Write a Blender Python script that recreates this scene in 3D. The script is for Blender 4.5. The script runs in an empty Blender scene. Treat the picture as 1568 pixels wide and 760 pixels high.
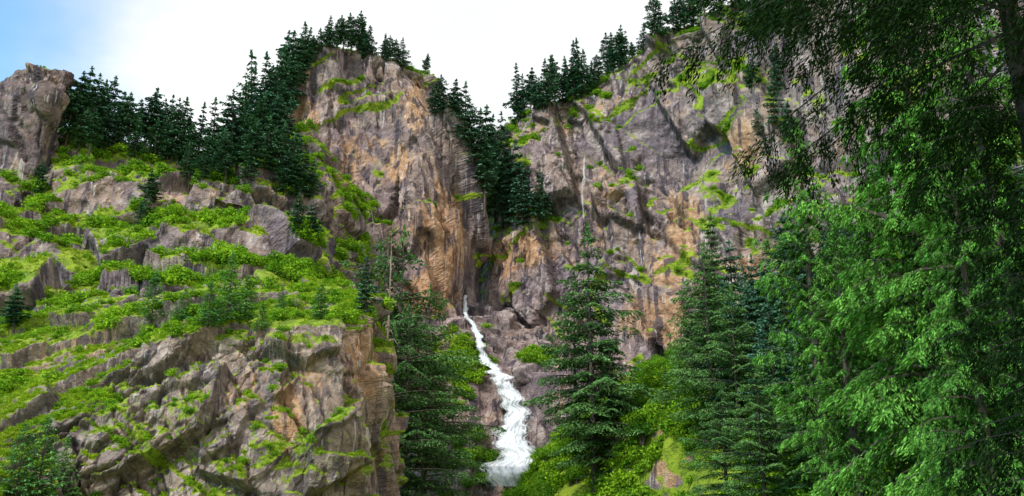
import bpy, math, numpy as np, time
from mathutils import Vector, Matrix
T0=time.time()
scene=bpy.context.scene
W,H,F=1568.0,760.0,1370.0
PITCH=math.radians(16); CZ=2.0
cp,sp=math.cos(PITCH),math.sin(PITCH)
# ------------------------------------------------------------ image pixel <-> world helpers, through the camera
def from_pixel(px,py,D):
    """image pixel + chosen depth along Y -> world point, projected back through the camera"""
    a=(np.asarray(px,float)-W/2)/F; b=(H/2-np.asarray(py,float))/F
    D=np.asarray(D,float)
    k=D/(cp-b*sp)
    return np.stack([a*k,D+0*a,CZ+(sp+b*cp)*k],-1)
def to_pixel(P):  # world point -> image pixel coordinates as the camera sees it
    x=P[...,0]; y=P[...,1]; z=P[...,2]-CZ
    f=y*cp+z*sp; u=-y*sp+z*cp
    f=np.maximum(f,1e-3)
    return W/2+F*x/f, H/2-F*u/f
# ------------------------------------------------------------ noise
def hsh(ix,iy,iz,s):
    n=(ix.astype(np.int64)*73856093)^(iy.astype(np.int64)*19349663)^(iz.astype(np.int64)*83492791)^(s*668265263)
    n=(n&0xffffffff).astype(np.uint32)
    n^=n>>np.uint32(16); n*=np.uint32(0x7feb352d); n^=n>>np.uint32(15); n*=np.uint32(0x846ca68b); n^=n>>np.uint32(16)
    return n.astype(np.float64)/4294967296.0
def vnoise(p,s):
    i=np.floor(p); f=p-i; f=f*f*(3-2*f); i=i.astype(np.int64)
    r=0
    for dx in (0,1):
        for dy in (0,1):
            for dz in (0,1):
                w=(f[:,0] if dx else 1-f[:,0])*(f[:,1] if dy else 1-f[:,1])*(f[:,2] if dz else 1-f[:,2])
                r=r+w*hsh(i[:,0]+dx,i[:,1]+dy,i[:,2]+dz,s)
    return r
def fbm(p,o,s,g=0.5):
    r=0;a=1;t=0
    for k in range(o):
        r=r+a*(vnoise(p*(2.03**k)+k*7.3,s+k)*2-1); t+=a; a*=g
    return r/t
def rotxz(P,rot):
    c,s=math.cos(rot),math.sin(rot)
    return np.stack([c*P[:,0]+s*P[:,2],P[:,1],-s*P[:,0]+c*P[:,2]],-1)
def facet(P,sc,rot,amp,tilt,seed):
    q=rotxz(P,rot)/np.array(sc)
    ip=np.floor(q).astype(np.int64)
    d1=np.full(len(P),9e9); d2=np.full(len(P),9e9); best=np.zeros_like(ip); bc=np.zeros_like(q)
    for dx in (-1,0,1):
        for dy in (-1,0,1):
            for dz in (-1,0,1):
                ci=ip+np.array([dx,dy,dz])
                cc=np.stack([ci[:,k]+0.05+0.9*hsh(ci[:,0],ci[:,1],ci[:,2],seed+11*k) for k in range(3)],-1)
                d=((q-cc)**2).sum(1)
                m=d<d1
                d2=np.where(m,d1,np.minimum(d2,d))
                d1=np.where(m,d,d1); best[m]=ci[m]; bc[m]=cc[m]
    r=hsh(best[:,0],best[:,1],best[:,2],seed+101)
    loc=(q-bc)*np.array(sc)
    t=sum((hsh(best[:,0],best[:,1],best[:,2],seed+201+k)-0.5)*2*loc[:,k]*(1.0,1.0,0.6)[k] for k in range(3))
    return amp*(r-0.5)*2+tilt*t, np.sqrt(d2)-np.sqrt(d1)
def sstep(a,b,x):
    t=np.clip((x-a)/(b-a),0,1); return t*t*(3-2*t)
# ------------------------------------------------------------ mesh creation
def mk_mesh(name,V,Q,mats=(),mi=None,smooth=False):
    me=bpy.data.meshes.new(name)
    V=np.asarray(V,np.float32); Q=np.asarray(Q,np.int32)
    me.vertices.add(len(V)); me.vertices.foreach_set('co',V.ravel())
    me.loops.add(len(Q)*4); me.loops.foreach_set('vertex_index',Q.ravel())
    me.polygons.add(len(Q))
    me.polygons.foreach_set('loop_start',np.arange(len(Q),dtype=np.int32)*4)
    me.polygons.foreach_set('loop_total',np.full(len(Q),4,np.int32))
    for m in mats: me.materials.append(m)
    if mi is not None: me.polygons.foreach_set('material_index',np.asarray(mi,np.int32))
    me.polygons.foreach_set('use_smooth',np.full(len(Q),smooth))
    me.update(calc_edges=True)
    return me
def add_obj(name,me,loc=(0,0,0)):
    o=bpy.data.objects.new(name,me); o.location=loc
    scene.collection.objects.link(o); return o
# ------------------------------------------------------------ materials
class NT:
    def __init__(s,tree): s.t=tree; s.n=tree.nodes; s.l=tree.links
    def node(s,ty,**k):
        n=s.n.new(ty)
        for a,b in k.items(): setattr(n,a,b)
        return n
    def put(s,sock,v):
        if isinstance(v,bpy.types.NodeSocket): s.l.new(v,sock)
        else: sock.default_value=v
    def math(s,op,a,b=0.0,c=None,clamp=False):
        n=s.node('ShaderNodeMath',operation=op); n.use_clamp=clamp
        s.put(n.inputs[0],a); s.put(n.inputs[1],b)
        if c is not None: s.put(n.inputs[2],c)
        return n.outputs[0]
    def mix(s,f,a,b,blend='MIX'):
        n=s.node('ShaderNodeMix',data_type='RGBA',blend_type=blend)
        s.put(n.inputs[0],f)
        for i,v in ((6,a),(7,b)):
            if isinstance(v,tuple): v=(v[0],v[1],v[2],1)
            s.put(n.inputs[i],v)
        return n.outputs[2]
    def grey(s,v):
        n=s.node('ShaderNodeCombineColor')
        for i in range(3): s.l.new(v,n.inputs[i])
        return n.outputs[0]
    def noise(s,vec,scale,detail=5,rough=0.6,dist=0.0):
        n=s.node('ShaderNodeTexNoise'); s.put(n.inputs['Vector'],vec)
        n.inputs['Scale'].default_value=scale; n.inputs['Detail'].default_value=detail
        n.inputs['Roughness'].default_value=rough; n.inputs['Distortion'].default_value=dist
        return n.outputs[0]
    def map(s,vec,sc,rot=(0,0,0)):
        n=s.node('ShaderNodeMapping'); s.put(n.inputs[0],vec)
        n.inputs['Scale'].default_value=sc; n.inputs['Rotation'].default_value=rot
        return n.outputs[0]
    def rng(s,v,a,b,c=0.0,d=1.0):
        n=s.node('ShaderNodeMapRange',interpolation_type='SMOOTHSTEP'); s.put(n.inputs[0],v)
        n.inputs[1].default_value=a; n.inputs[2].default_value=b; n.inputs[3].default_value=c; n.inputs[4].default_value=d
        return n.outputs[0]
def new_mat(name):
    m=bpy.data.materials.new(name); m.use_nodes=True
    t=NT(m.node_tree); t.n.clear()
    out=t.node('ShaderNodeOutputMaterial')
    return m,t,out
def rock_material(name,k,tone,stain=0.85,rust=1.0):
    """k: texture frequency multiplier (nearer rock is seen in finer detail)"""
    m,t,out=new_mat(name)
    pos=t.node('ShaderNodeNewGeometry').outputs['Position']
    at=t.node('ShaderNodeAttribute',attribute_name='masks')
    sep=t.node('ShaderNodeSeparateColor'); t.l.new(at.outputs['Color'],sep.inputs[0])
    green,orange,dark=sep.outputs
    n1=t.noise(pos,0.035*k,3,0.6)
    n2=t.noise(pos,0.5*k,6,0.70)
    n3=t.noise(pos,0.11*k,4,0.62,0.6)
    fine=t.noise(pos,2.5*k,3,0.7)
    st=t.noise(t.map(pos,(0.36*k,0.36*k,0.011*k)),1.0,5,0.64,0.12)
    st2=t.noise(t.map(pos,(0.6*k,0.6*k,0.014*k),(0,0.05,0)),1.3,3,0.6,0.12)
    rock=t.mix(t.rng(n1,0.4,0.6),tone[0],tone[1])
    rock=t.mix(t.rng(n3,0.46,0.64),rock,tone[2])
    rock=t.mix(1.0,rock,t.grey(t.rng(n2,0.32,0.68,0.62,1.35)),'MULTIPLY')
    of=t.math('ADD',t.math('MULTIPLY',orange,1.3),t.math('MULTIPLY',t.math('SUBTRACT',n3,0.5),1.3))
    of=t.math('ADD',of,t.math('MULTIPLY',t.math('SUBTRACT',st2,0.5),1.6))
    of=t.rng(of,0.28,0.75)
    oc=t.mix(t.rng(n2,0.35,0.65),(0.42,0.21,0.10),(0.64,0.39,0.22))
    rock=t.mix(t.math('MULTIPLY',of,0.88*rust),rock,oc)
    rock=t.mix(t.math('MULTIPLY',t.rng(st,0.52,0.585,0,stain),t.rng(n1,0.30,0.48,0.25,1.0)),rock,(0.072,0.056,0.076))
    rock=t.mix(t.math('MULTIPLY',t.rng(st2,0.60,0.66,0,0.7),t.rng(n1,0.38,0.54)),rock,(0.66,0.59,0.57))
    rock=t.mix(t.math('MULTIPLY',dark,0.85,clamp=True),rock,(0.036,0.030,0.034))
    gf=t.math('ADD',green,t.math('MULTIPLY',t.math('SUBTRACT',fine,0.5),0.8))
    gf=t.math('ADD',gf,t.math('MULTIPLY',t.math('SUBTRACT',n2,0.5),1.1))
    gf=t.rng(gf,0.36,0.52)
    gc=t.mix(t.rng(n2,0.36,0.60),(0.08,0.14,0.012),(0.28,0.38,0.022))
    gc=t.mix(t.rng(n3,0.48,0.66,0,0.75),gc,(0.37,0.46,0.035))
    gc=t.mix(t.rng(fine,0.50,0.70,0,0.6),gc,(0.08,0.10,0.02))
    col=t.mix(gf,rock,gc)
    b=t.node('ShaderNodeBsdfPrincipled'); t.l.new(col,b.inputs['Base Color']); b.inputs['Roughness'].default_value=0.8
    b.inputs['Specular IOR Level'].default_value=0.25
    hgt=t.math('ADD',t.math('MULTIPLY',n2,2.0),t.math('MULTIPLY',fine,0.35))
    bp=t.node('ShaderNodeBump'); bp.inputs['Strength'].default_value=0.85; bp.inputs['Distance'].default_value=0.9/k
    t.l.new(hgt,bp.inputs['Height']); t.l.new(bp.outputs[0],b.inputs['Normal'])
    t.l.new(b.outputs[0],out.inputs[0])
    return m
def leaf_material(name,c1,c2,trans=0.3,var=0.35,tip=None):
    m,t,out=new_mat(name)
    oi=t.node('ShaderNodeObjectInfo')
    geo=t.node('ShaderNodeNewGeometry')
    n=t.noise(geo.outputs['Position'],0.6,2,0.7)
    f=t.math('ADD',t.rng(n,0.3,0.7,0,0.5),t.math('MULTIPLY',oi.outputs['Random'],0.6),clamp=True)
    col=t.mix(f,c1,c2)
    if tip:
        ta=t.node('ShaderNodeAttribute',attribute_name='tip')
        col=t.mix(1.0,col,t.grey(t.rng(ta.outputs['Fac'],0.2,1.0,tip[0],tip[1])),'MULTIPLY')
    col=t.mix(1.0,col,t.grey(t.rng(geo.outputs['Random Per Island'],0,1,1-var,1+var)),'MULTIPLY')
    b=t.node('ShaderNodeBsdfDiffuse'); t.l.new(col,b.inputs['Color'])
    if trans>0:
        tr=t.node('ShaderNodeBsdfTranslucent'); t.l.new(t.mix(1.0,col,(1.3,1.5,0.7),'MULTIPLY'),tr.inputs[0])
        mx=t.node('ShaderNodeMixShader'); mx.inputs[0].default_value=trans
        t.l.new(b.outputs[0],mx.inputs[1]); t.l.new(tr.outputs[0],mx.inputs[2]); t.l.new(mx.outputs[0],out.inputs[0])
    else: t.l.new(b.outputs[0],out.inputs[0])
    return m
def bark_material(name,c1,c2):
    m,t,out=new_mat(name)
    pos=t.node('ShaderNodeTexCoord').outputs['Object']
    n=t.noise(t.map(pos,(6,6,1.2)),1.0,4,0.7)
    b=t.node('ShaderNodeBsdfPrincipled'); t.l.new(t.mix(t.rng(n,0.35,0.65),c1,c2),b.inputs['Base Color']); b.inputs['Roughness'].default_value=0.9
    bp=t.node('ShaderNodeBump'); bp.inputs['Strength'].default_value=0.6; t.l.new(n,bp.inputs['Height']); t.l.new(bp.outputs[0],b.inputs['Normal'])
    t.l.new(b.outputs[0],out.inputs[0]); return m
ROCK=rock_material('cliff_rock',1.0,[(0.235,0.175,0.195),(0.32,0.22,0.185),(0.46,0.36,0.335)])
ROCKP=rock_material('pinnacle_rock',1.3,[(0.15,0.105,0.115),(0.20,0.135,0.125),(0.27,0.195,0.185)],rust=.45)
ROCKN=rock_material('outcrop_rock',2.6,[(0.25,0.19,0.18),(0.33,0.235,0.185),(0.47,0.37,0.315)],stain=.65)
BARK=bark_material('conifer_bark',(0.05,0.035,0.028),(0.13,0.10,0.08))
BARKD=bark_material('cedar_bark_painted_shade',(0.010,0.008,0.007),(0.030,0.024,0.02))  # near-black bark: backlit shade of the near cedar painted into its colour
SNAG=bark_material('weathered_dead_wood',(0.16,0.09,0.06),(0.42,0.31,0.25))
N_FAR=leaf_material('needles_haze_tinted',(0.050,0.125,0.090),(0.105,0.205,0.110),0.0,tip=(.5,1.4))  # bluer green paints the haze of distance into the needle colour
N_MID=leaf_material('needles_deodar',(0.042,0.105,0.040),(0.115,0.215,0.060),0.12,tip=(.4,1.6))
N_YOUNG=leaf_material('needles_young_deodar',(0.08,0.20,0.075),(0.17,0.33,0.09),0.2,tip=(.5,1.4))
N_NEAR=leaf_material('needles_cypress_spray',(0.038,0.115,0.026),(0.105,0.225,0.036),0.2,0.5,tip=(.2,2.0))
N_DARK=leaf_material('needles_cedar_painted_shade',(0.007,0.015,0.007),(0.016,0.034,0.010),0.0)  # backlit shade put into the needle colour; the sun would light this tree
L_BUSH=leaf_material('leaves_shrub',(0.065,0.18,0.016),(0.28,0.45,0.025),0.22)
L_TREE=leaf_material('leaves_broadleaf',(0.045,0.14,0.014),(0.16,0.32,0.022),0.2)
L_GRASS=leaf_material('grass_blades',(0.17,0.30,0.015),(0.38,0.48,0.035),0.2)
# ------------------------------------------------------------ landforms
ORANGE=[(680,360,38,75,1),(660,450,45,40,.8),(470,180,20,25,.6),(795,385,45,28,.9),(770,410,25,20,.7),(1022,415,36,26,1),(1050,340,25,45,.8),(1000,490,60,40,.75),
 (440,640,26,55,.9),(380,600,40,60,.35),(1025,690,32,60,1.0),(610,250,15,30,.9),(930,300,40,60,.4),(1170,400,40,60,.4),(560,545,30,60,.3),(640,560,20,30,.6),(1130,240,60,60,.3),(540,250,30,60,.35),(480,600,30,60,.3),(640,160,20,50,.4)]
GREEN=[(835,330,62,16,.9),(800,205,25,20,.4),(850,190,40,12,.6),(960,110,60,22,.6),(1120,110,90,45,.5),(1060,170,25,40,.5),(960,200,14,70,.45),(1080,300,25,70,.45),
 (580,245,18,50,.45),(500,330,60,60,.5),(830,548,40,12,.8),(690,550,35,35,1.2),(1180,370,40,60,.6),(300,480,330,22,.8),(20,690,60,120,1.2),(180,620,80,45,.62),(500,700,130,50,.65),
 (230,335,180,16,.8),(240,405,200,18,.8),(200,240,130,16,.8),(430,290,40,14,.7),(1210,160,60,80,.5),(290,650,50,60,.6),(120,505,200,18,.9),(520,430,40,60,.5),(60,300,80,20,.5),(400,520,120,12,.5),(350,740,60,30,.6)]
BARE=[(580,150,110,70,.8),(660,380,70,100,.9),(850,450,90,80,.9),(880,260,80,60,.7),(1020,420,70,70,.5),(820,600,60,60,.9),(60,170,70,80,.6),(420,310,70,38,.5),(160,300,90,28,.5),(150,465,70,26,.6),(790,505,50,45,.9),(310,300,50,24,.4),(100,380,60,25,.4),(270,375,80,18,.4),(390,380,40,30,.4),(190,390,40,30,.4)]
WET=[(745,520,35,50,.6),(775,600,45,40,.4),(735,400,14,110,.9)]
def zsum(zs,px,py):
    r=np.zeros_like(px)
    for (cx,cy,rx,ry,s) in zs:
        r=np.maximum(r,s*np.exp(-(((px-cx)/rx)**2+((py-cy)/ry)**2)**1.5))
    return r
SAMP={}
def resample(C,n,axis):
    d=np.linalg.norm(np.diff(C,axis=axis),axis=2)
    d=d.mean(axis=1-axis)
    s=np.concatenate([[0],np.cumsum(d)]); s/=s[-1]
    q=np.linspace(0,1,n); i=np.clip(np.searchsorted(s,q)-1,0,len(s)-2); f=(q-s[i])/(s[i+1]-s[i])
    if axis==0: return C[i]*(1-f)[:,None,None]+C[i+1]*f[:,None,None]
    return C[:,i]*(1-f)[None,:,None]+C[:,i+1]*f[None,:,None]
def blur(A,k):
    for _ in range(k):
        A[1:-1]=(A[:-2]+2*A[1:-1]+A[2:])/4; A[:,1:-1]=(A[:,:-2]+2*A[:,1:-1]+A[:,2:])/4
    return A
def landform(name,rows,step,fac,fb,saw=None,soft=3,gbias=0.0,gslope=(0.45,0.8),dk=1.0,seed=0,calm=0.65,warp=1.2,cracks=(),ledges=(),mat=None,bl=1):
    C=np.array([[from_pixel(*p) for p in r] for r in rows])
    lu=np.linalg.norm(np.diff(C,axis=1),axis=2).sum(1).max(); lv=np.linalg.norm(np.diff(C,axis=0),axis=2).sum(0).max()
    nu=int(lu/step); nv=int(lv/step)
    G=blur(resample(resample(C,nv,0),nu,1),soft*3)
    jr=np.random.default_rng(seed+5); du=np.gradient(G,axis=1); dv=np.gradient(G,axis=0)
    G=G+du*jr.uniform(-.33,.33,(nv,nu,1))+dv*jr.uniform(-.33,.33,(nv,nu,1))
    N=np.cross(du,dv); N/=np.linalg.norm(N,axis=2,keepdims=True)+1e-9
    P=G.reshape(-1,3); Nn=N.reshape(-1,3)
    if Nn[:,1].mean()>0: Nn=-Nn
    wp=P+np.stack([fbm(P/9+31,4,seed+5),fbm(P/9+57,4,seed+6),fbm(P/9+91,4,seed+7)],-1)*warp
    off=np.zeros(len(P)); fin=np.zeros(len(P)); edge=np.zeros(len(P))
    rough=0.25+0.75*sstep(-0.15,0.3,fbm(P/16,3,seed+61))
    for j,(sc,rot,amp,tilt,ew) in enumerate(fac):
        o,e=facet(wp,sc,rot,amp,tilt,seed+1000*(j+1))
        if j<2: off+=o*(rough if j else 1)
        else: fin+=o*rough
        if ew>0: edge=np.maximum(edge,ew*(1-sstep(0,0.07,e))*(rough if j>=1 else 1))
    if fb: fin+=fb[1]*fbm(P/fb[0],5,seed+9,0.5)
    if saw:
        for (sp_,ang,amp) in saw:
            tt=(P[:,0]*math.sin(ang)+P[:,2]*math.cos(ang))/sp_+1.2*fbm(P/(sp_*2.2),4,seed+77)
            fr=tt-np.floor(tt); am=amp*sstep(0.45,0.8,vnoise(P/(sp_*1.6),seed+78))
            off+=am*(fr-0.5)
    for j,(sx_,sz_,rot,depth,wid) in enumerate(cracks):
        q=rotxz(wp,rot)/np.array([sx_,sx_,sz_]); f=fbm(q,4,seed+300+j*9,0.45)
        amp=sstep(0.35,0.6,vnoise(P/22,seed+310+j)); l=np.exp(-(f/wid)**2)*amp
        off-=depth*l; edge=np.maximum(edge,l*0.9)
    led=np.zeros(len(P))
    for j,(sx_,sz_,rot,depth,wid) in enumerate(ledges):
        q=rotxz(wp,rot)/np.array([sx_,sx_,sz_]); f=fbm(q,3,seed+400+j*9,0.45)
        amp=sstep(0.45,0.65,vnoise(P/18,seed+410+j)); l=np.exp(-(f/wid)**2)*amp
        off+=depth*sstep(wid,-wid,f)*amp; led=np.maximum(led,l)
    # faces that run away from the valley get their broken edges rounded a little more
    o2=off.reshape(nv,nu,1); sharp=blur(o2.copy(),bl).ravel(); soft_=blur(o2.copy(),4).ravel()
    side=sstep(0.45,0.75,np.abs(Nn[:,0]))
    off=sharp*(1-side)+soft_*side+fin
    off*=1-calm*sstep(0.45,0.85,Nn[:,2])
    P=P+Nn*off[:,None]
    G2=P.reshape(nv,nu,3)
    N2=np.cross(np.gradient(G2,axis=1),np.gradient(G2,axis=0)); N2/=np.linalg.norm(N2,axis=2,keepdims=True)+1e-9
    if N2[...,1].mean()>0: N2=-N2
    nz=blur(N2[...,2:3].copy(),2).ravel()
    px,py=to_pixel(P)
    g=sstep(gslope[0],gslope[1],nz+0.22*fbm(P/14,4,seed+21)+gbias)
    g=g+zsum(GREEN,px,py)*(0.35+0.8*sstep(0.05,0.5,nz))*(0.75+1.1*fbm(P/5,4,seed+31)+0.3)-zsum(BARE,px,py)*(1-sstep(0.6,0.9,nz))
    g=np.maximum(g,led*(0.9+0.8*fbm(P/4,3,seed+33)))
    g=np.clip(g,0,1)
    og=np.clip(zsum(ORANGE,px,py)+0.3*sstep(0.05,0.35,fbm(P/18,3,seed+41)),0,1)
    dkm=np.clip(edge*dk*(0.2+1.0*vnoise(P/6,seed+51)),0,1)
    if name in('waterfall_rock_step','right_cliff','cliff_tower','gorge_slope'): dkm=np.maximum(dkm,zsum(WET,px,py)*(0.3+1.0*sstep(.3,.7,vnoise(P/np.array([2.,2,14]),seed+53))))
    idx=np.arange(nu*nv).reshape(nv,nu)
    Q=np.stack([idx[:-1,:-1],idx[:-1,1:],idx[1:,1:],idx[1:,:-1]],-1).reshape(-1,4)
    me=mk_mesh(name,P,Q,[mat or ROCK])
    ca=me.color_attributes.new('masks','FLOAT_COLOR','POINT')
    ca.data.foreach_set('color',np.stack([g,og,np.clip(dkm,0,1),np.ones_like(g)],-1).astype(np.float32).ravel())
    o=add_obj(name,me)
    SAMP[name]=(P,g,N2.reshape(-1,3),step,px,py)
    return o
def rows_of(pxs,pys,Ds):
    return [[(a,b,c) for a,b,c in zip(x,y,d)] for x,y,d in zip(pxs,pys,Ds)]
# A: tower left of the falls
A=rows_of(
 [[440,455,520,580,640,690,725,760],[425,450,510,570,620,660,692,716],[432,445,490,540,590,650,700,732],[432,442,470,520,580,642,690,726],[436,450,474,510,550,600,650,690],[440,450,474,510,550,600,650,700]],
 [[790]*8,[470]*8,[330]*8,[200,200,200,190,190,185,200,225],[175,125,84,72,76,92,108,190],[200,150,110,95,100,115,130,215]],
 [[270,240,238,240,245,252,266,290],[295,262,262,268,266,268,282,310],[310,275,270,274,280,274,284,320],[320,284,279,282,291,285,298,330],[325,290,286,288,297,300,304,325],[360,330,326,328,335,340,344,365]])
landform('cliff_tower',A,0.5,[((13,13,90),0.10,4.2,0.16,.8),((5.5,5.5,34),0.15,1.7,0.16,.7),((2.0,2.0,5),-0.2,.42,0.2,.3)],(6,0.8),seed=1,gslope=(0.45,0.72),
  cracks=[(9,90,0.10,3.2,0.035),(5,50,0.15,1.8,0.03)],ledges=[(50,10,0.5,1.4,0.04)])
Fpx=[[790,740,790,850,950,1050,1150,1300,1450,1700],[765,722,770,840,940,1040,1150,1300,1450,1700],[770,728,780,850,950,1045,1150,1300,1450,1700],[790,750,790,860,950,1055,1155,1300,1450,1700],[810,770,800,870,960,1060,1160,1300,1450,1700],[815,784,812,880,935,1000,1090,1250,1450,1700],[820,790,815,885,940,1005,1095,1250,1450,1700]]
Fpy=[[790]*10,[560]*10,[440]*10,[330]*10,[250]*10,[200,196,172,154,110,66,30,-50,-150,-220],[225,220,200,180,135,90,50,-25,-125,-190]]
FD=[[345,300,270,262,255,245,235,212,188,155],[360,318,292,285,278,270,256,232,206,172],[368,326,300,292,285,271,262,238,210,176],[375,334,308,300,292,287,269,243,214,180],[385,345,318,308,302,294,275,249,219,186],[390,352,326,318,314,306,292,268,238,200],[420,390,365,357,353,345,330,305,275,235]]
landform('right_cliff',rows_of(Fpx,Fpy,FD),0.57,[((18,18,80),0.32,4.2,0.17,.8),((7,7,30),0.32,2.0,0.17,.7),((2.4,2.4,5),0.2,.45,0.2,.3)],(7,0.9),[(22,-0.6,2.6)],seed=20,gslope=(0.42,0.70),
  cracks=[(10,90,0.20,3.2,0.03),(6,50,-0.12,1.8,0.03),(35,7,-0.5,1.2,0.02)],ledges=[(60,12,-0.75,1.8,0.05),(45,10,0.55,1.5,0.045)])
landform('gorge_slope',rows_of([[660,700,740,780,830,880]]*6,[[790]*6,[480]*6,[400]*6,[320]*6,[255,250,250,250,250,240],[250,245,245,240,240,230]],[[300]*6,[330]*6,[342]*6,[355]*6,[385]*6,[470]*6]),1.2,[((15,15,30),0.2,2.5,0.2,.5),((5,5,9),0.2,1,0.3,.3)],(7,1),seed=40,gbias=0.2)
landform('waterfall_rock_step',rows_of([[560,620,670,710,745,780,815,860,920]]*6,[[790]*9,[650]*9,[595,590,590,585,580,585,570,575,590],[560,550,545,540,545,560,555,560,560],[530,515,505,500,505,520,530,540,540],[500,480,470,460,470,480,500,520,530]],
 [[232,228,226,226,228,226,220,216,214],[238,235,232,230,232,231,226,224,224],[242,240,237,235,236,236,230,228,228],[250,248,247,246,245,244,240,240,242],[262,262,262,264,262,260,257,257,259],[290,290,290,302,294,284,280,284,290]]),0.42,[((6,6,20),0.1,2.0,0.2,.7),((2.5,2.5,8),0.2,.9,0.24,.6),((1.0,1.0,2.4),0.1,.3,.24,.3)],(4,0.8),seed=50,gslope=(0.6,0.85),gbias=-0.35,cracks=[(5,30,0.1,1.4,0.05)],calm=.1)
# B: terraced hillside
pb=[-160,-20,90,200,300,400,470,530,590]
B=rows_of([pb]*11,[[600]*9,[520,510,505,505,505,505,510,540,600],[455,450,440,435,430,435,450,480,560],[425,420,425,420,415,420,430,450,530],[370,350,355,360,355,345,365,395,470],[345,335,345,350,340,345,350,380,420],[295,280,262,268,280,268,280,330,380],[270,255,245,252,272,258,260,310,350],[240,235,222,238,262,235,225,290,330],[240,235,216,235,255,215,200,280,320],[280,270,240,260,280,250,230,300,340]],
 [[118,120,122,124,126,128,134,160,230],[124,126,128,130,132,134,142,175,240],[130,132,133,135,136,138,150,190,245],[154,154,156,156,156,160,168,200,250],[158,160,162,162,162,166,180,210,255],[184,186,188,188,190,192,202,225,262],[190,192,194,195,197,200,212,240,270],[208,209,211,213,215,218,230,250,280],[222,224,226,228,230,238,250,265,290],[232,234,238,242,246,258,268,275,300],[270,272,280,285,290,300,310,320,350]])
landform('terraced_hillside',B,0.38,[((12,12,14),0.3,3.4,0.28,.6),((5,5,7),-0.3,1.9,0.32,.6),((1.8,1.8,2.2),0.3,.5,0.3,.3)],(7,1.4),[(11,-0.25,2.2)],seed=60,gslope=(0.38,0.62),calm=.15,soft=2,cracks=[(7,16,0.2,1.2,0.04)],bl=2)
landform('rock_pinnacle',rows_of([[-200,-100,-20,10,30,60,100],[-200,-100,0,30,50,62,100],[-200,-100,-10,30,62,80,95],[-200,-100,-10,30,72,96,100],[-200,-90,-5,35,68,104,104],[-180,-90,-5,35,68,100,102]],
 [[340]*7,[290]*7,[230]*7,[160,160,160,155,150,150,150],[145,140,130,110,99,110,115],[170,165,150,135,125,135,140]],
 [[196,192,190,190,192,200,225],[200,196,192,192,193,200,225],[204,200,195,193,194,200,222],[206,202,197,194,193,197,220],[212,208,202,200,198,200,215],[240,236,230,226,224,226,235]]),0.4,
 [((8,8,26),0.5,2.0,0.22,.7),((3.2,3.2,9),0.6,1.2,0.28,.6),((1.4,1.4,3),0.4,.4,0.28,.3)],(5,0.8),[(7,-0.8,1.2)],seed=80,gslope=(0.6,0.9),cracks=[(4,22,0.5,1.2,0.05)],mat=ROCKP)
# D: near outcrop and its grassy top
pd=[-200,-20,45,120,200,300,400,500,560,578,590]
D_=rows_of([pd]*8,
 [[830]*11,[740]*11,[690,690,660,640,640,640,640,640,640,640,660],[660,650,622,572,540,514,506,500,500,515,560],[640,625,600,555,527,500,492,486,488,505,550],[560,545,525,505,488,468,455,455,465,500,545],[520,512,500,480,462,440,430,440,462,500,545],[540,530,520,508,490,480,475,485,500,520,560]],
 [[66,72,76,79,80,80,80,82,86,96,112],[72,76,79,81,82,82,82,84,88,98,114],[78,80,82,83,84,84,84,86,90,99,116],[84,86,87,89,90,90,90,91,94,102,118],[88,90,92,95,97,98,97,97,98,105,120],[102,104,106,108,109,109,108,108,107,112,124],[110,112,114,117,118,118,117,116,114,118,128],[130,132,134,136,138,138,136,130,126,128,136]])
landform('rock_outcrop',D_,0.145,[((5,5,17),-0.72,1.9,0.22,.7),((2.1,2.1,7.5),-0.66,.8,0.2,.7),((0.7,0.7,1.8),-0.5,.14,0.24,.4)],(4,0.4),[(4.5,0.9,1.1)],seed=100,gslope=(0.50,0.74),dk=0.95,calm=.35,warp=.6,mat=ROCKN,
  cracks=[(2.6,16,-0.72,1.2,0.05),(1.6,9,0.5,.5,0.05)],ledges=[(16,3,-0.5,.7,0.06)],bl=1)
pg=[775,830,900,960,1010,1060,1150,1300,1500,1800]
landform('wooded_slope',rows_of([pg]*6,[[830]*10,[800,770,750,750,755,750,745,740,730,720],[795,745,700,665,640,650,640,620,600,560],[790,715,660,620,600,600,560,520,480,430],[785,705,645,600,570,545,480,400,340,300],[790,720,660,620,590,570,520,440,380,340]],
 [[165,160,152,146,140,130,112,85,60,44],[170,166,160,153,146,136,120,92,66,50],[182,176,168,158,149,142,132,105,80,60],[196,190,182,172,164,158,148,125,98,78],[212,208,200,194,188,182,174,155,128,105],[240,236,230,224,220,214,205,185,160,135]]),0.5,
 [((8,8,20),0.2,1.4,0.18,.6),((3,3,8),0.2,.5,0.2,.5)],(6,0.7),seed=120,gbias=0.15,gslope=(0.22,0.55))
n=160; gx=np.sinh(np.linspace(-4,4,n))*75*1.0; X,Y=np.meshgrid(gx,gx); P=np.stack([X.ravel(),Y.ravel(),0*X.ravel()],-1)
P[:,2]=0.5*fbm(P/12,4,3)*sstep(5,20,np.hypot(P[:,0],P[:,1]))
idx=np.arange(n*n).reshape(n,n); Q=np.stack([idx[:-1,:-1],idx[:-1,1:],idx[1:,1:],idx[1:,:-1]],-1).reshape(-1,4)
me=mk_mesh('ground',P,Q,[ROCK],smooth=True); ca=me.color_attributes.new('masks','FLOAT_COLOR','POINT'); ca.data.foreach_set('color',np.tile(np.array([1,0,0,1],np.float32),len(P)))
add_obj('ground',me)
print('terrain',time.time()-T0, sum(len(s[0]) for s in SAMP.values()))
bpy.context.view_layer.update(); dg=bpy.context.evaluated_depsgraph_get()
def hit(px,py):
    d=Vector(from_pixel(px,py,1.0))-Vector((0,0,CZ)); d.normalize()
    ok,loc,nr,_,ob,_=scene.ray_cast(dg,Vector((0,0,CZ)),d)
    return (loc,ob.name) if ok else (None,None)
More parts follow.
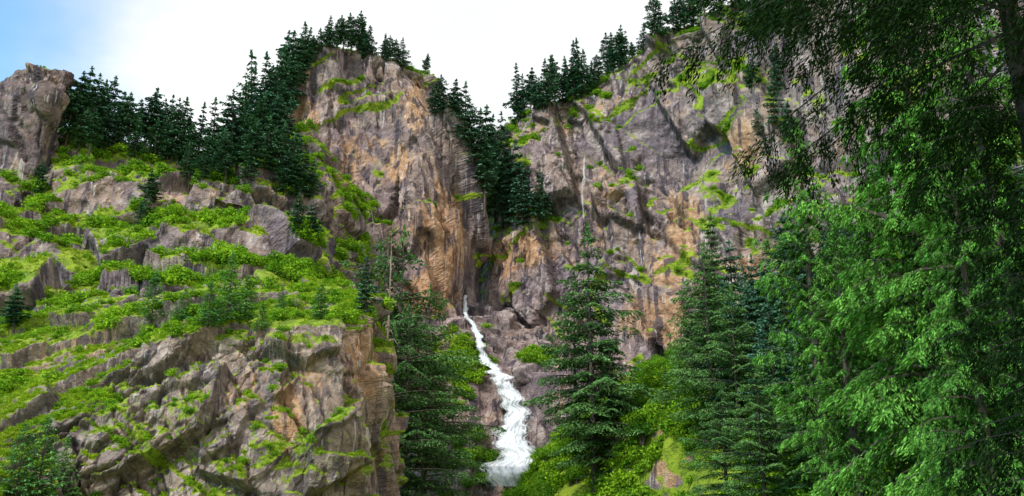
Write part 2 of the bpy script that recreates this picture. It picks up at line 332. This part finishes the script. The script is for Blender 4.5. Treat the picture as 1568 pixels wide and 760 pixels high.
def ground_z(x,y):
    ok,loc,*_=scene.ray_cast(dg,Vector((x,y,600)),Vector((0,0,-1)))
    return loc.z if ok else 0.0
# ------------------------------------------------------------ plants
def prism(pts,rad,ns):
    pts=np.asarray(pts,float); k=len(pts)
    t=np.gradient(pts,axis=0); t/=np.linalg.norm(t,axis=1,keepdims=True)+1e-9
    ref=np.where(np.abs(t[:,2:3])>0.8,np.array([[1.0,0,0]]),np.array([[0,0,1.0]]))
    u=np.cross(t,ref); u/=np.linalg.norm(u,axis=1,keepdims=True); v=np.cross(t,u)
    a=np.linspace(0,2*math.pi,ns,endpoint=False)
    V=pts[:,None]+(u[:,None]*np.cos(a)[None,:,None]+v[:,None]*np.sin(a)[None,:,None])*np.asarray(rad)[:,None,None]
    i=np.arange(k*ns).reshape(k,ns); j=np.roll(i,-1,axis=1)
    return V.reshape(-1,3), np.stack([i[:-1],j[:-1],j[1:],i[1:]],-1).reshape(-1,4)
def cards(c,d,nrm,ln,wd):
    d=d/(np.linalg.norm(d,axis=1,keepdims=True)+1e-9)
    s=np.cross(d,nrm); s/=np.linalg.norm(s,axis=1,keepdims=True)+1e-9
    ln=ln[:,None]/2; wd=wd[:,None]/2
    V=np.stack([c-d*ln,c+s*wd+d*ln*0.15,c+d*ln,c-s*wd+d*ln*0.15],1).reshape(-1,3)
    return V,np.arange(len(V)).reshape(-1,4)
class MB:
    def __init__(s): s.V=[];s.Q=[];s.M=[];s.T=[];s.n=0
    def add(s,V,Q,m,tip=None):
        s.V.append(V); s.Q.append(Q+s.n); s.M.append(np.full(len(Q),m)); s.n+=len(V)
        s.T.append(np.full(len(V),0.8) if tip is None else np.repeat(tip,4))
    def mesh(s,name,mats):
        me=mk_mesh(name,np.concatenate(s.V),np.concatenate(s.Q),mats,np.concatenate(s.M))
        a=me.attributes.new('tip','FLOAT','POINT'); a.data.foreach_set('value',np.concatenate(s.T).astype(np.float32)); return me
def conifer(name,seed,Ht,R,nb,ncards,ln,wd,needle,droop=0.25,rise=0.25,base=0.12,power=0.8,hang=0.25,irregular=0.35,flat=0.5,width=0.30,az=None,bark=BARK,tiers=None,skirt=None,brad=0.018):
    r=np.random.default_rng(seed); mb=MB()
    zt=np.linspace(0,1,14); wob=np.stack([0.006*Ht*np.sin(zt*5+seed),0.006*Ht*np.cos(zt*4+seed*2),zt*Ht],-1); wob[:,:2]*=zt[:,None]
    V,Q=prism(wob,np.maximum(Ht*0.0125*(1-zt)**0.85*1.25,0.02),8); mb.add(V,Q,0)
    t=base+(1-base)*(np.arange(nb)+r.random(nb))/nb*0.985
    if tiers:
        tt=np.round(t*tiers)/tiers; t=np.clip(t*0.4+tt*0.6,base*0.8,0.985)
    prof=np.clip((1-t)**power,0.03,1)*np.minimum(1,0.55+(t-base)/0.25*0.45)
    L=R*prof*(1-irregular+2*irregular*r.random(nb)**1.2)*(1-0.45*(vnoise(np.stack([t*9,t*0+seed,t*0],-1),seed)))*1.2
    if skirt: L=np.where(t<skirt[0],skirt[1]*(0.6+0.6*r.random(nb)),L)
    L=np.maximum(L,0.25)
    if az is None: th=np.arange(nb)*2.39996+r.normal(0,0.35,nb)
    else: th=az[0]+az[1]*(r.random(nb)-0.5)
    out=np.stack([np.cos(th),np.sin(th),0*th],-1); lat=np.stack([-np.sin(th),np.cos(th),0*th],-1)
    org=np.stack([np.interp(t,zt,wob[:,0]),np.interp(t,zt,wob[:,1]),t*Ht],-1)
    ri=rise*(0.4+1.2*t)*(0.6+0.8*r.random(nb)); dr=droop*(0.7+0.6*r.random(nb))
    def B(i,s): return org[i]+out[i]*(L[i]*s)[:,None]+np.array([0,0,1.0])*(L[i]*(ri[i]*s-dr[i]*s*s))[:,None]
    for i in range(nb):
        ss=np.linspace(0,1,4); V,Q=prism(B(np.full(4,i),ss),np.maximum(brad*L[i]*(1-ss*0.9),0.010),3); mb.add(V,Q,0)
    w=L**1.6+0.2; cnt=r.choice(nb,ncards,p=w/w.sum())
    s=0.12+0.9*r.random(ncards)**0.8; Lc=L[cnt]
    wid=Lc*width*np.sin(np.pi*np.clip(0.12+0.80*s,0,1))+0.10
    u=r.uniform(-1,1,ncards)
    tw=np.maximum(3,(Lc*1.6).astype(int)); sq=np.round(s*tw)/tw; s=0.35*s+0.65*sq+r.normal(0,0.01,ncards)
    c=B(cnt,s)+lat[cnt]*(u*wid)[:,None]+out[cnt]*(np.abs(u)*wid*0.5)[:,None]
    hg=r.random(ncards)
    c[:,2]-=np.abs(u)**1.3*wid*(0.25+hang)+hg*hang*0.5*np.minimum(1,Lc*0.4)
    c+=r.normal(0,0.05,(ncards,3))*np.minimum(1.0,Lc*0.25)[:,None]
    d=out[cnt]*0.7+lat[cnt]*(np.sign(u)*0.7)[:,None]+r.normal(0,0.3,(ncards,3)); d[:,2]-=hang+0.1
    nn=r.normal(0,flat,(ncards,3)); nn[:,2]+=1
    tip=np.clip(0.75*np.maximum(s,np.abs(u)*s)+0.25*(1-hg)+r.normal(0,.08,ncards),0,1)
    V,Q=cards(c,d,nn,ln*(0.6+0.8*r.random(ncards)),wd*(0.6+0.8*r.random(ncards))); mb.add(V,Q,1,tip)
    k=max(30,ncards//150); tz=1-0.10*r.random(k)**1.5; a=r.random(k)*6.28
    c=np.stack([np.cos(a)*(1-tz)*R*0.8+wob[-1,0],np.sin(a)*(1-tz)*R*0.8+wob[-1,1],tz*Ht*1.01],-1)
    d=np.stack([np.cos(a)*0.6,np.sin(a)*0.6,0*a+0.8],-1); V,Q=cards(c,d,r.normal(0,1,(k,3)),np.full(k,ln),np.full(k,wd)); mb.add(V,Q,1)
    return mb.mesh(name,[bark,needle])
def bush(name,seed,mat,nc=420,size=0.17,lobes=7,up=0.8,trunk=False,stretch=1.0):
    r=np.random.default_rng(seed); mb=MB()
    lc=r.normal(0,1,(lobes,3)); lc/=np.linalg.norm(lc,axis=1,keepdims=True); lc*=0.62*r.random((lobes,1))**0.4; lc[:,2]=np.abs(lc[:,2])*up*stretch+(0.9 if trunk else 0.12)
    lr=0.30+0.25*r.random(lobes)
    if trunk:
        for i in range(lobes):
            p0=np.array([0,0,-0.3]); p1=np.array([lc[i,0]*0.25,lc[i,1]*0.25,0.5]); V,Q=prism([p0,p1,lc[i]],[0.06,0.04,0.01],5); mb.add(V,Q,0)
    else:
        for i in range(lobes):
            V,Q=prism([np.array([0,0,-0.2]),lc[i]*0.6,lc[i]],[0.03,0.02,0.008],3); mb.add(V,Q,0)
    i=r.integers(0,lobes,nc); v=r.normal(0,1,(nc,3)); v/=np.linalg.norm(v,axis=1,keepdims=True)
    c=lc[i]+v*(lr[i]*(0.55+0.5*r.random(nc)))[:,None]*np.array([1,1,0.85]); c[:,2]=np.maximum(c[:,2],-0.1)
    nn=v*0.8+r.normal(0,0.6,(nc,3)); nn[:,2]+=0.4; d=np.cross(nn,r.normal(0,1,(nc,3)))
    V,Q=cards(c,d,nn,size*(0.6+0.8*r.random(nc)),size*0.7*(0.6+0.8*r.random(nc))); mb.add(V,Q,1)
    return mb.mesh(name,[BARK,mat])
def tuft(name,seed,mat,nc=40):
    r=np.random.default_rng(seed); a=r.random(nc)*6.28; rr=0.5*r.random(nc)**0.5; le=0.35+0.5*r.random(nc)
    c=np.stack([np.cos(a)*rr,np.sin(a)*rr,le*0.4],-1); d=np.stack([np.cos(a)*0.5,np.sin(a)*0.5,0*a+1],-1)+r.normal(0,.2,(nc,3))
    V,Q=cards(c,d,r.normal(0,1,(nc,3)),le,np.full(nc,0.12)); mb=MB(); mb.add(V,Q,0); return mb.mesh(name,[mat])
def proto_coll(name,meshes):
    c=bpy.data.collections.new(name)
    for m in meshes:
        o=bpy.data.objects.new(m.name+'_source',m); c.objects.link(o)
    return c
FAR=[conifer('distant_conifer_%d'%i,200+i,24,R*1.12,80,2400,0.95,0.42,N_FAR,droop=.2,base=bs,power=pw,hang=.2,irregular=.5,width=.36,tiers=tr) for i,(R,bs,pw,tr) in enumerate([(4.2,.10,.8,14),(4.8,.15,.65,11),(3.4,.08,.8,15),(5.0,.22,.5,10),(4.3,.3,.6,11)])]
MID=[conifer('deodar_%d'%i,300+i,40,R,170,22000,0.62,0.23,N_MID,droop=dr,base=bs,power=pw,hang=.3,irregular=.65,width=.34,tiers=tr) for i,(R,bs,pw,dr,tr) in enumerate([(9,.06,.6,.25,17),(10,.10,.5,.2,14),(7.6,.05,.7,.3,20)])]
BROAD=[conifer('spreading_deodar_%d'%i,330+i,24,9.5,70,12000,0.42,0.17,N_MID,droop=.15,rise=.18,base=.12,power=.42,hang=.2,irregular=.65,width=.30,tiers=8) for i in range(2)]
YNG=[conifer('young_deodar_%d'%i,350+i,9,R,90,5200,0.34,0.11,N_YOUNG,droop=.1,rise=.35,base=.03,power=.8,hang=.1,irregular=.35,width=.32) for i,R in enumerate([2.6,3.4])]
BUSH=[bush('shrub_%d'%i,400+i,L_BUSH,nc=360,size=.18,lobes=6+i) for i in range(4)]
BTREE=[bush('broadleaf_%d'%i,420+i,L_TREE,nc=2600,size=0.085,lobes=16,trunk=True) for i in range(3)]
TUFT=[tuft('grass_tuft_%d'%i,440+i,L_GRASS) for i in range(3)]
cF=proto_coll('distant_conifer_sources',FAR); cB=proto_coll('shrub_sources',BUSH); cT=proto_coll('grass_sources',TUFT); cBT=proto_coll('broadleaf_sources',BTREE)
print('protos',time.time()-T0)
def instancer(name,coll,P,S,nvar,rng):
    P=np.asarray(P,np.float32); k=len(P)
    if k==0: return
    me=bpy.data.meshes.new(name); me.vertices.add(k); me.vertices.foreach_set('co',P.ravel())
    a=me.attributes.new('rot','FLOAT_VECTOR','POINT'); rot=np.zeros((k,3),np.float32); rot[:,2]=rng.random(k)*6.28; rot[:,:2]=rng.normal(0,.05,(k,2)); a.data.foreach_set('vector',rot.ravel())
    a=me.attributes.new('scl','FLOAT_VECTOR','POINT'); a.data.foreach_set('vector',np.asarray(S,np.float32).ravel())
    a=me.attributes.new('idx','INT','POINT'); a.data.foreach_set('value',rng.integers(0,nvar,k).astype(np.int32))
    o=add_obj(name,me)
    ng=bpy.data.node_groups.new(name+'_scatter','GeometryNodeTree')
    ng.interface.new_socket('Geometry',in_out='INPUT',socket_type='NodeSocketGeometry'); ng.interface.new_socket('Geometry',in_out='OUTPUT',socket_type='NodeSocketGeometry')
    gi=ng.nodes.new('NodeGroupInput'); go=ng.nodes.new('NodeGroupOutput'); ip=ng.nodes.new('GeometryNodeInstanceOnPoints')
    ci=ng.nodes.new('GeometryNodeCollectionInfo'); ci.inputs['Collection'].default_value=coll; ci.inputs['Separate Children'].default_value=True; ci.inputs['Reset Children'].default_value=True
    def na(nm,ty):
        q=ng.nodes.new('GeometryNodeInputNamedAttribute'); q.data_type=ty; q.inputs['Name'].default_value=nm
        return [s for s in q.outputs if s.enabled and s.name=='Attribute'][0]
    L=ng.links
    L.new(gi.outputs[0],ip.inputs['Points']); L.new(ci.outputs[0],ip.inputs['Instance']); ip.inputs['Pick Instance'].default_value=True
    L.new(na('idx','INT'),ip.inputs['Instance Index']); L.new(na('rot','FLOAT_VECTOR'),ip.inputs['Rotation']); L.new(na('scl','FLOAT_VECTOR'),ip.inputs['Scale'])
    L.new(ip.outputs[0],go.inputs[0])
    md=o.modifiers.new('scatter','NODES'); md.node_group=ng
    return o
rg=np.random.default_rng(7)
def scatter(name,land,coll,nvar,count,smin,smax,gmin=0.5,zone=None,zs=(.7,1.1),power=2.0,sink=0.0,clump=6.0):
    P,g,N,st,px,py=SAMP[land]
    w=np.where(g>gmin,np.maximum(g,1e-3)**power,0)*(N[:,2]>-0.1)
    w=w*sstep(-0.25,0.3,fbm(P/clump,3,count))
    w=w*((px>-120)&(px<1700)&(py<820)&(py>-120))
    if zone is not None: w=w*np.clip(zsum(zone,px,py),0,1)
    if w.sum()<=0: return
    i=rg.choice(len(P),count,p=w/w.sum())
    s=smin+(smax-smin)*rg.random(count)**2.2
    pts=P[i]+rg.normal(0,st*.5,(count,3))*np.array([1,1,0]); pts[:,2]-=s*sink
    S=np.stack([s,s*(0.85+.3*rg.random(count)),s*(zs[0]+(zs[1]-zs[0])*rg.random(count))],-1)
    instancer(name,coll,pts,S,nvar,rg)
scatter('shrubs','cliff_tower',cB,4,1500,0.5,2.2)
scatter('shrubs','right_cliff',cB,4,5500,0.5,3.0)
scatter('shrubs','gorge_slope',cB,4,1200,1.5,4)
scatter('shrubs','waterfall_rock_step',cB,4,260,0.8,2.4,gmin=.35)
scatter('shrubs','waterfall_rock_step',cB,4,260,1.2,3.2,gmin=-1,power=0,zone=[(697,560,34,50,1),(735,560,14,30,.5),(835,548,35,10,1)])
scatter('shrubs','terraced_hillside',cB,4,8500,0.4,3.2)
scatter('shrubs','rock_pinnacle',cB,4,150,0.4,1.2)
scatter('shrubs','rock_outcrop',cB,4,3600,0.12,0.9)
scatter('shrubs','rock_outcrop',cB,4,340,0.7,2.0,zone=[(250,480,330,40,1),(20,600,80,100,.6)])
scatter('shrubs','wooded_slope',cB,4,6000,0.8,3.4,gmin=.25)
scatter('grass','rock_outcrop',cT,3,18000,0.25,0.6,gmin=.3)
scatter('grass','terraced_hillside',cT,3,9000,0.5,1.2,gmin=.4)
scatter('broadleaf_trees','wooded_slope',cBT,3,200,2.0,4.0,gmin=.3,sink=0.2,zs=(.8,1.2))
scatter('broadleaf_trees','waterfall_rock_step',cBT,3,56,2.2,4.2,gmin=-1,zone=[(685,715,58,45,1),(845,735,25,25,.6),(610,640,40,120,1)],sink=0.2,zs=(.8,1.2),power=0)
# ---- forests of distant trees
def tree_at(px,top,base):
    loc=None; b=base
    while loc is None and b<base+80:
        loc,nm=hit(px,b); b+=4
    if loc is None: return None
    zt=from_pixel(px,top,loc.y)[2]
    return loc,max(3,zt-loc.z+0.8)
pts=[];S=[]
def far(px,top,base,wf=1.0):
    q=tree_at(px,top-6,base)
    if q is None: return
    loc,h=q; pts.append((loc.x,loc.y,loc.z-0.8)); k=h/24; kk=k**0.7*wf*1.05; S.append((kk,kk,k))
for a in [(100,140,225),(113,128,215),(127,113,215),(141,140,218),(152,132,222),(162,125,222),(173,146,226),(186,150,230),(197,146,230),(208,158,232),(218,140,236),(230,150,240),(242,160,240),(252,152,240),(262,158,250),(270,150,250),(300,165,255,),(318,190,262),(338,168,255),(350,185,250),(362,180,250),(372,112,235),(385,84,215),(398,130,215),(410,105,200),(422,72,195),(432,58,185),(445,75,170),(455,62,150),(466,38,105),(476,60,100),
  (488,48,80),(498,40,78),(507,33,76),(516,30,74),(526,38,74),(538,28,76),(547,22,78),(556,24,80),(563,40,84),(588,55,92),(598,62,95),(607,66,96),(617,66,97),(650,86,108,.8),
  (330,200,275),(345,210,280),(378,190,262),(390,200,262),(405,185,265),(418,200,275),(430,195,285),(442,210,290),(455,215,295),(466,235,300),(474,250,305),(436,235,300),(450,250,305),(395,150,235),(412,160,240),(425,150,240),(440,160,245),(380,230,290),(365,215,270),(230,270,330,1.2),(222,295,345),
  (664,135,190),(676,124,185),(690,128,200),(702,140,215),(712,134,225),(720,160,250),(728,168,262),(738,165,280),(748,185,290),(756,198,300),(765,180,300),(772,200,305),(780,205,310),(742,210,330),(758,230,340),(770,240,350),
  (793,103,182),(803,118,180),(812,108,176),(822,125,172),(832,97,170),(842,92,168),(851,90,165),(860,98,162),(870,92,158),(879,66,156),(888,62,152),(896,80,150),(908,98,140),(918,88,130),(930,60,118),(940,52,108),(948,44,100),(957,52,90),(970,70,80),(985,42,72),(1003,-5,62),(1012,5,60),(1035,-20,52),(1048,-25,45),(1062,-20,38),(1080,-40,35),(1100,-45,32),(1125,-60,28),(1150,-50,40),(1180,-40,60),(1165,0,85),(1200,-50,40),(1230,-20,60),
  (783,240,345),(792,225,345),(775,262,350),(800,255,352),(822,262,340),(833,275,340),(810,280,350),(1150,75,140,.8),(1190,70,150,.8),(118,170,235),(135,175,240),(160,178,240),(205,185,245),(235,185,250),(255,190,255),(290,195,262),(310,215,275),
  (455,300,360,.9),(480,320,380,.9),(60,250,300,.8),(285,225,275),(20,450,510,1.2),(560,400,480,.8),(1185,120,200,.8),(1165,150,210,.8),(1210,160,240,.8),(282,180,255),(325,160,262),(355,150,255),(365,130,245),(404,90,210),(415,88,205),(440,52,180),(460,45,130),(107,118,220),(134,120,220),(148,135,222)]:
    far(*a)
instancer('distant_conifer_forest',cF,pts,S,5,rg)
P,g,N,st,px,py=SAMP['wooded_slope']; m=(px>1060)&(py<700)&(py>300)&(g>.2); ii=rg.choice(np.where(m)[0],150)
kk=rg.uniform(.35,.75,len(ii)); instancer('slope_conifer_forest',cF,P[ii]-np.array([0,0,.5]),np.stack([kk,kk,kk*rg.uniform(.9,1.2,len(ii))],-1),5,rg)
def hero(name,me,Hm,px,top,D,wf=1.0,rot=None):
    p=from_pixel(px,(top+650)/2,D); x,y=p[0],p[1]; z=ground_z(x,y); zt=from_pixel(px,top,D)[2]
    k=(zt-z+0.5)/Hm; o=add_obj(name,me,(x,y,z-0.5)); kw=k*wf
    o.scale=(kw,kw,k); o.rotation_euler=(0,0,rg.random()*6.28 if rot is None else rot); return o
for (i,px,top,D,wf) in [(0,905,345,160,.95),(1,880,420,170,.8),(2,935,470,158,.9),(0,1085,375,135,.95),(2,1097,325,178,.9),(1,1058,430,150,.8),(1,1125,440,128,.9),(0,1150,430,170,.9),(2,1185,500,112,1.1),(0,1215,430,120,.9),(2,1020,560,150,1.0),(1,1160,560,100,1.1),(2,1230,520,98,1.1),(0,1262,470,95,.9),(1,1105,590,110,1.2),
   (0,1290,360,88,.9)]:
    hero('deodar_tree',MID[i],40,px,top,D,wf)
for (i,px,top,D,wf) in [(0,575,372,165,.75),(1,612,350,172,.7),(0,655,440,180,.75),(1,625,470,160,.9),(0,600,500,150,.85),(1,650,560,160,.9)]:
    hero('spreading_deodar_tree',BROAD[i],24,px,top,D,wf)
def small(px,top,base,i,wf=1.0):
    q=tree_at(px,top,base)
    if q is None: return
    loc,h=q; o=add_obj('young_deodar_tree',YNG[i],(loc.x,loc.y,loc.z-.2)); k=h/9; o.scale=(k*wf,k*wf,k); o.rotation_euler[2]=rg.random()*6
for a in [(232,422,492,0,1.1),(348,395,492,1,1.0),(318,440,500,1,1.2),(375,430,490,0,1.2),(430,446,485,1,.9),(490,444,488,0,1.3),(280,450,490,1,1.3),(55,650,780,0,1.0),(90,680,780,1,1.0),(20,660,790,0,1),(400,475,505,1,1.2),(15,440,500,1,1)]: small(*a)
r=np.random.default_rng(5); mb=MB(); zz=np.linspace(0,1,16); pth=np.stack([0.3*np.sin(zz*3)+.5*zz,0.2*np.cos(zz*5),zz*16],-1); V,Q=prism(pth,0.22*(1-zz)**.9+.015,8); mb.add(V,Q,0)
for i in range(60):
    t=.3+.68*r.random(); a=r.random()*6.28; l=(.4+1.6*r.random())*(1.2-t); o_=np.array([np.interp(t,zz,pth[:,0]),np.interp(t,zz,pth[:,1]),t*16]); V,Q=prism([o_,o_+np.array([math.cos(a)*l*.6,math.sin(a)*l*.6,.1]),o_+np.array([math.cos(a)*l,math.sin(a)*l,-.25*l])],[.05,.035,.012],4); mb.add(V,Q,0)
hero('dead_tree',mb.mesh('dead_tree',[SNAG]),16,586,352,140,.55,0)
NEAR1=conifer('tall_cypress_mesh',501,30,5.2,230,100000,0.27,0.07,N_NEAR,droop=.5,rise=.5,base=.02,power=.5,hang=.7,irregular=.6,width=.24)
NEAR2=conifer('tall_cypress_airy_mesh',502,24,3.6,170,34000,0.26,0.055,N_NEAR,droop=.4,rise=.6,base=.1,power=.7,hang=.7,irregular=.55,width=.22)
hero('cypress_tree',NEAR1,30,1405,-120,46,.95,0.4); hero('cypress_tree',NEAR1,30,1520,-60,38,.95,2.0); hero('cypress_tree',NEAR1,30,1475,190,34,.85,4.0); hero('cypress_tree',NEAR1,30,1345,200,56,.8,3.0)
hero('cypress_tree',NEAR2,24,1240,190,58,1.0,1.0); hero('cypress_tree',NEAR2,24,1290,330,52,1.1,2.2)
DARK=conifer('shade_painted_cedar_mesh',510,20,4.3,150,105000,0.12,0.03,N_DARK,droop=.22,rise=.10,base=.02,power=.10,hang=.9,irregular=.5,width=.14,flat=.8,az=(math.pi*0.98,3.4),bark=BARKD,skirt=(0.47,1.7),brad=0.007)
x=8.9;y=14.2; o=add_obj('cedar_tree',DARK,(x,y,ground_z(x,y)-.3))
print('plants',time.time()-T0)
# ------------------------------------------------------------ waterfall
def water_mat(name,amax):
    m,t,out=new_mat(name)
    uv=t.node('ShaderNodeTexCoord').outputs['UV']
    n1=t.noise(t.map(uv,(14,26,1)),1.0,6,0.7,.4); n2=t.noise(t.map(uv,(5,40,1)),1.0,4,0.6,.6)
    sx=t.node('ShaderNodeSeparateXYZ'); t.l.new(uv,sx.inputs[0])
    e=t.math('ABSOLUTE',t.math('SUBTRACT',sx.outputs[0],0.5)); e=t.math('MULTIPLY',e,2.0)
    a=t.math('SUBTRACT',t.math('ADD',t.math('MULTIPLY',n1,1.0),t.math('MULTIPLY',n2,0.5)),t.math('MULTIPLY',t.math('POWER',e,2.0),0.6))
    a=t.rng(a,0.42,0.84,0,amax)
    b=t.node('ShaderNodeBsdfPrincipled'); b.inputs['Roughness'].default_value=0.45
    t.l.new(t.mix(t.rng(n1,.35,.6),(0.55,0.6,0.67),(0.88,0.9,0.92)),b.inputs['Base Color']); t.l.new(a,b.inputs['Alpha'])
    t.l.new(b.outputs[0],out.inputs[0]); return m
def water(name,path,layers,mind,L0,mat):
    path=np.array(path,float); ns=240
    s=np.linspace(0,len(path)-1,ns); pp=np.stack([np.interp(s,np.arange(len(path)),path[:,k]) for k in range(3)],-1)
    for _ in range(20): pp[1:-1]=(pp[:-2]+2*pp[1:-1]+pp[2:])/4
    dep=[]
    for q in pp:
        ys=[hit(q[0]+dx*q[2]*.5,q[1])[0] for dx in (-.8,0,.8)]; ys=[l.y for l in ys if l is not None and l.y>mind]
        dep.append(min(ys) if ys else (dep[-1] if dep else mind+30))
    dep=np.array(dep); dep=np.minimum.accumulate(np.array([dep[max(0,i-6):i+7].min() for i in range(ns)]))
    for _ in range(12): dep[1:-1]=(dep[:-2]+2*dep[1:-1]+dep[2:])/4
    mb=MB(); UV=[]
    for lay in range(layers):
        nu=25; u=np.linspace(-1,1,nu); wf=1.0+0.16*lay
        edge=1+0.45*(vnoise(np.stack([s*4.0,s*0+lay*5,s*0],-1),9)*2-1)
        PX=pp[:,0:1]+u[None]*(pp[:,2]*.5*wf*edge)[:,None]+((vnoise(np.stack([s*3,s*0,s*0],-1),19)-.5)*pp[:,2]*.4)[:,None]; PY=np.repeat(pp[:,1:2],nu,1)
        DD=dep[:,None]-0.6-0.45*lay-0.8*(1-u[None]**2)
        Vv=from_pixel(PX,PY,DD).reshape(-1,3); Vv+=np.stack([0*Vv[:,0],-0.8*fbm(Vv/np.array([.8,5,3.]),3,5+lay),0*Vv[:,0]],-1)
        i=np.arange(ns*nu).reshape(ns,nu); Q=np.stack([i[:-1,:-1],i[:-1,1:],i[1:,1:],i[1:,:-1]],-1).reshape(-1,4)
        mb.add(Vv,Q,0); UV.append(np.stack([np.tile((u+1)/2,ns),np.repeat(s/s[-1]*L0,nu)+lay*.37],-1))
    wm=mb.mesh(name,[mat]); UV=np.concatenate(UV); li=np.concatenate(mb.Q).ravel(); ul=wm.uv_layers.new(name='flow'); ul.data.foreach_set('uv',UV[li].astype(np.float32).ravel())
    wm.polygons.foreach_set('use_smooth',np.full(len(wm.polygons),True)); add_obj(name,wm)
water('waterfall',[(713,452,4),(712,468,6),(713,482,7),(724,498,9),(733,515,10),(738,535,12),(745,555,17),(760,570,24),(776,588,29),(788,610,32),(791,640,36),(791,670,46),(789,700,60),(790,745,72)],4,200,1.0,water_mat('falling_water',1.0))
water('water_trickle',[(896,238,3),(894,262,6),(892,290,6),(893,335,3)],1,200,.25,water_mat('thin_seep_water',.5))
# ------------------------------------------------------------ light and sky
Sd=Vector((-0.55,-0.62,0.85)).normalized()
sl=bpy.data.lights.new('sun','SUN'); sl.energy=3.5; sl.angle=math.radians(3); sl.color=(1,.95,.87); so=add_obj('sun',sl); so.rotation_euler=Sd.to_track_quat('Z','Y').to_euler()
w=bpy.data.worlds.new('World'); scene.world=w; w.use_nodes=True; t=NT(w.node_tree); t.n.clear()
out=t.node('ShaderNodeOutputWorld'); bg=t.node('ShaderNodeBackground'); bg.inputs[1].default_value=0.145
sk=t.node('ShaderNodeTexSky',sky_type='NISHITA'); sk.sun_disc=False; sk.sun_elevation=math.asin(Sd.z); sk.sun_rotation=math.atan2(Sd.x,Sd.y)
tc=t.node('ShaderNodeTexCoord').outputs['Generated']; sx=t.node('ShaderNodeSeparateXYZ'); t.l.new(tc,sx.inputs[0])
n=t.noise(tc,2.2,6,.55,.3)
f=t.math('ADD',t.math('MULTIPLY',sx.outputs[0],1.9),t.math('MULTIPLY',t.math('SUBTRACT',n,.5),1.3)); f=t.rng(f,-1.0,-0.38,0.22,1.0)
hsv=t.mix(1.0,sk.outputs[0],(0.7,1.8,2.15),'MULTIPLY')
wisp=t.mix(t.rng(t.noise(t.map(tc,(1,1,2.2)),3.0,7,.6,.5),.35,.62),(6.8,7.05,7.25),(8.2,8.3,8.4))
t.l.new(t.mix(f,hsv,wisp),bg.inputs[0]); t.l.new(bg.outputs[0],out.inputs[0])
cd=bpy.data.cameras.new('camera'); cd.sensor_width=36; cd.lens=F/W*36; cd.clip_end=8000; cd.clip_start=.1
co=add_obj('camera',cd,(0,0,CZ)); co.rotation_euler=(math.radians(90)+PITCH,0,0); scene.camera=co
scene.view_settings.view_transform='Standard'; scene.view_settings.look='None'; scene.view_settings.exposure=0
print('done',time.time()-T0)
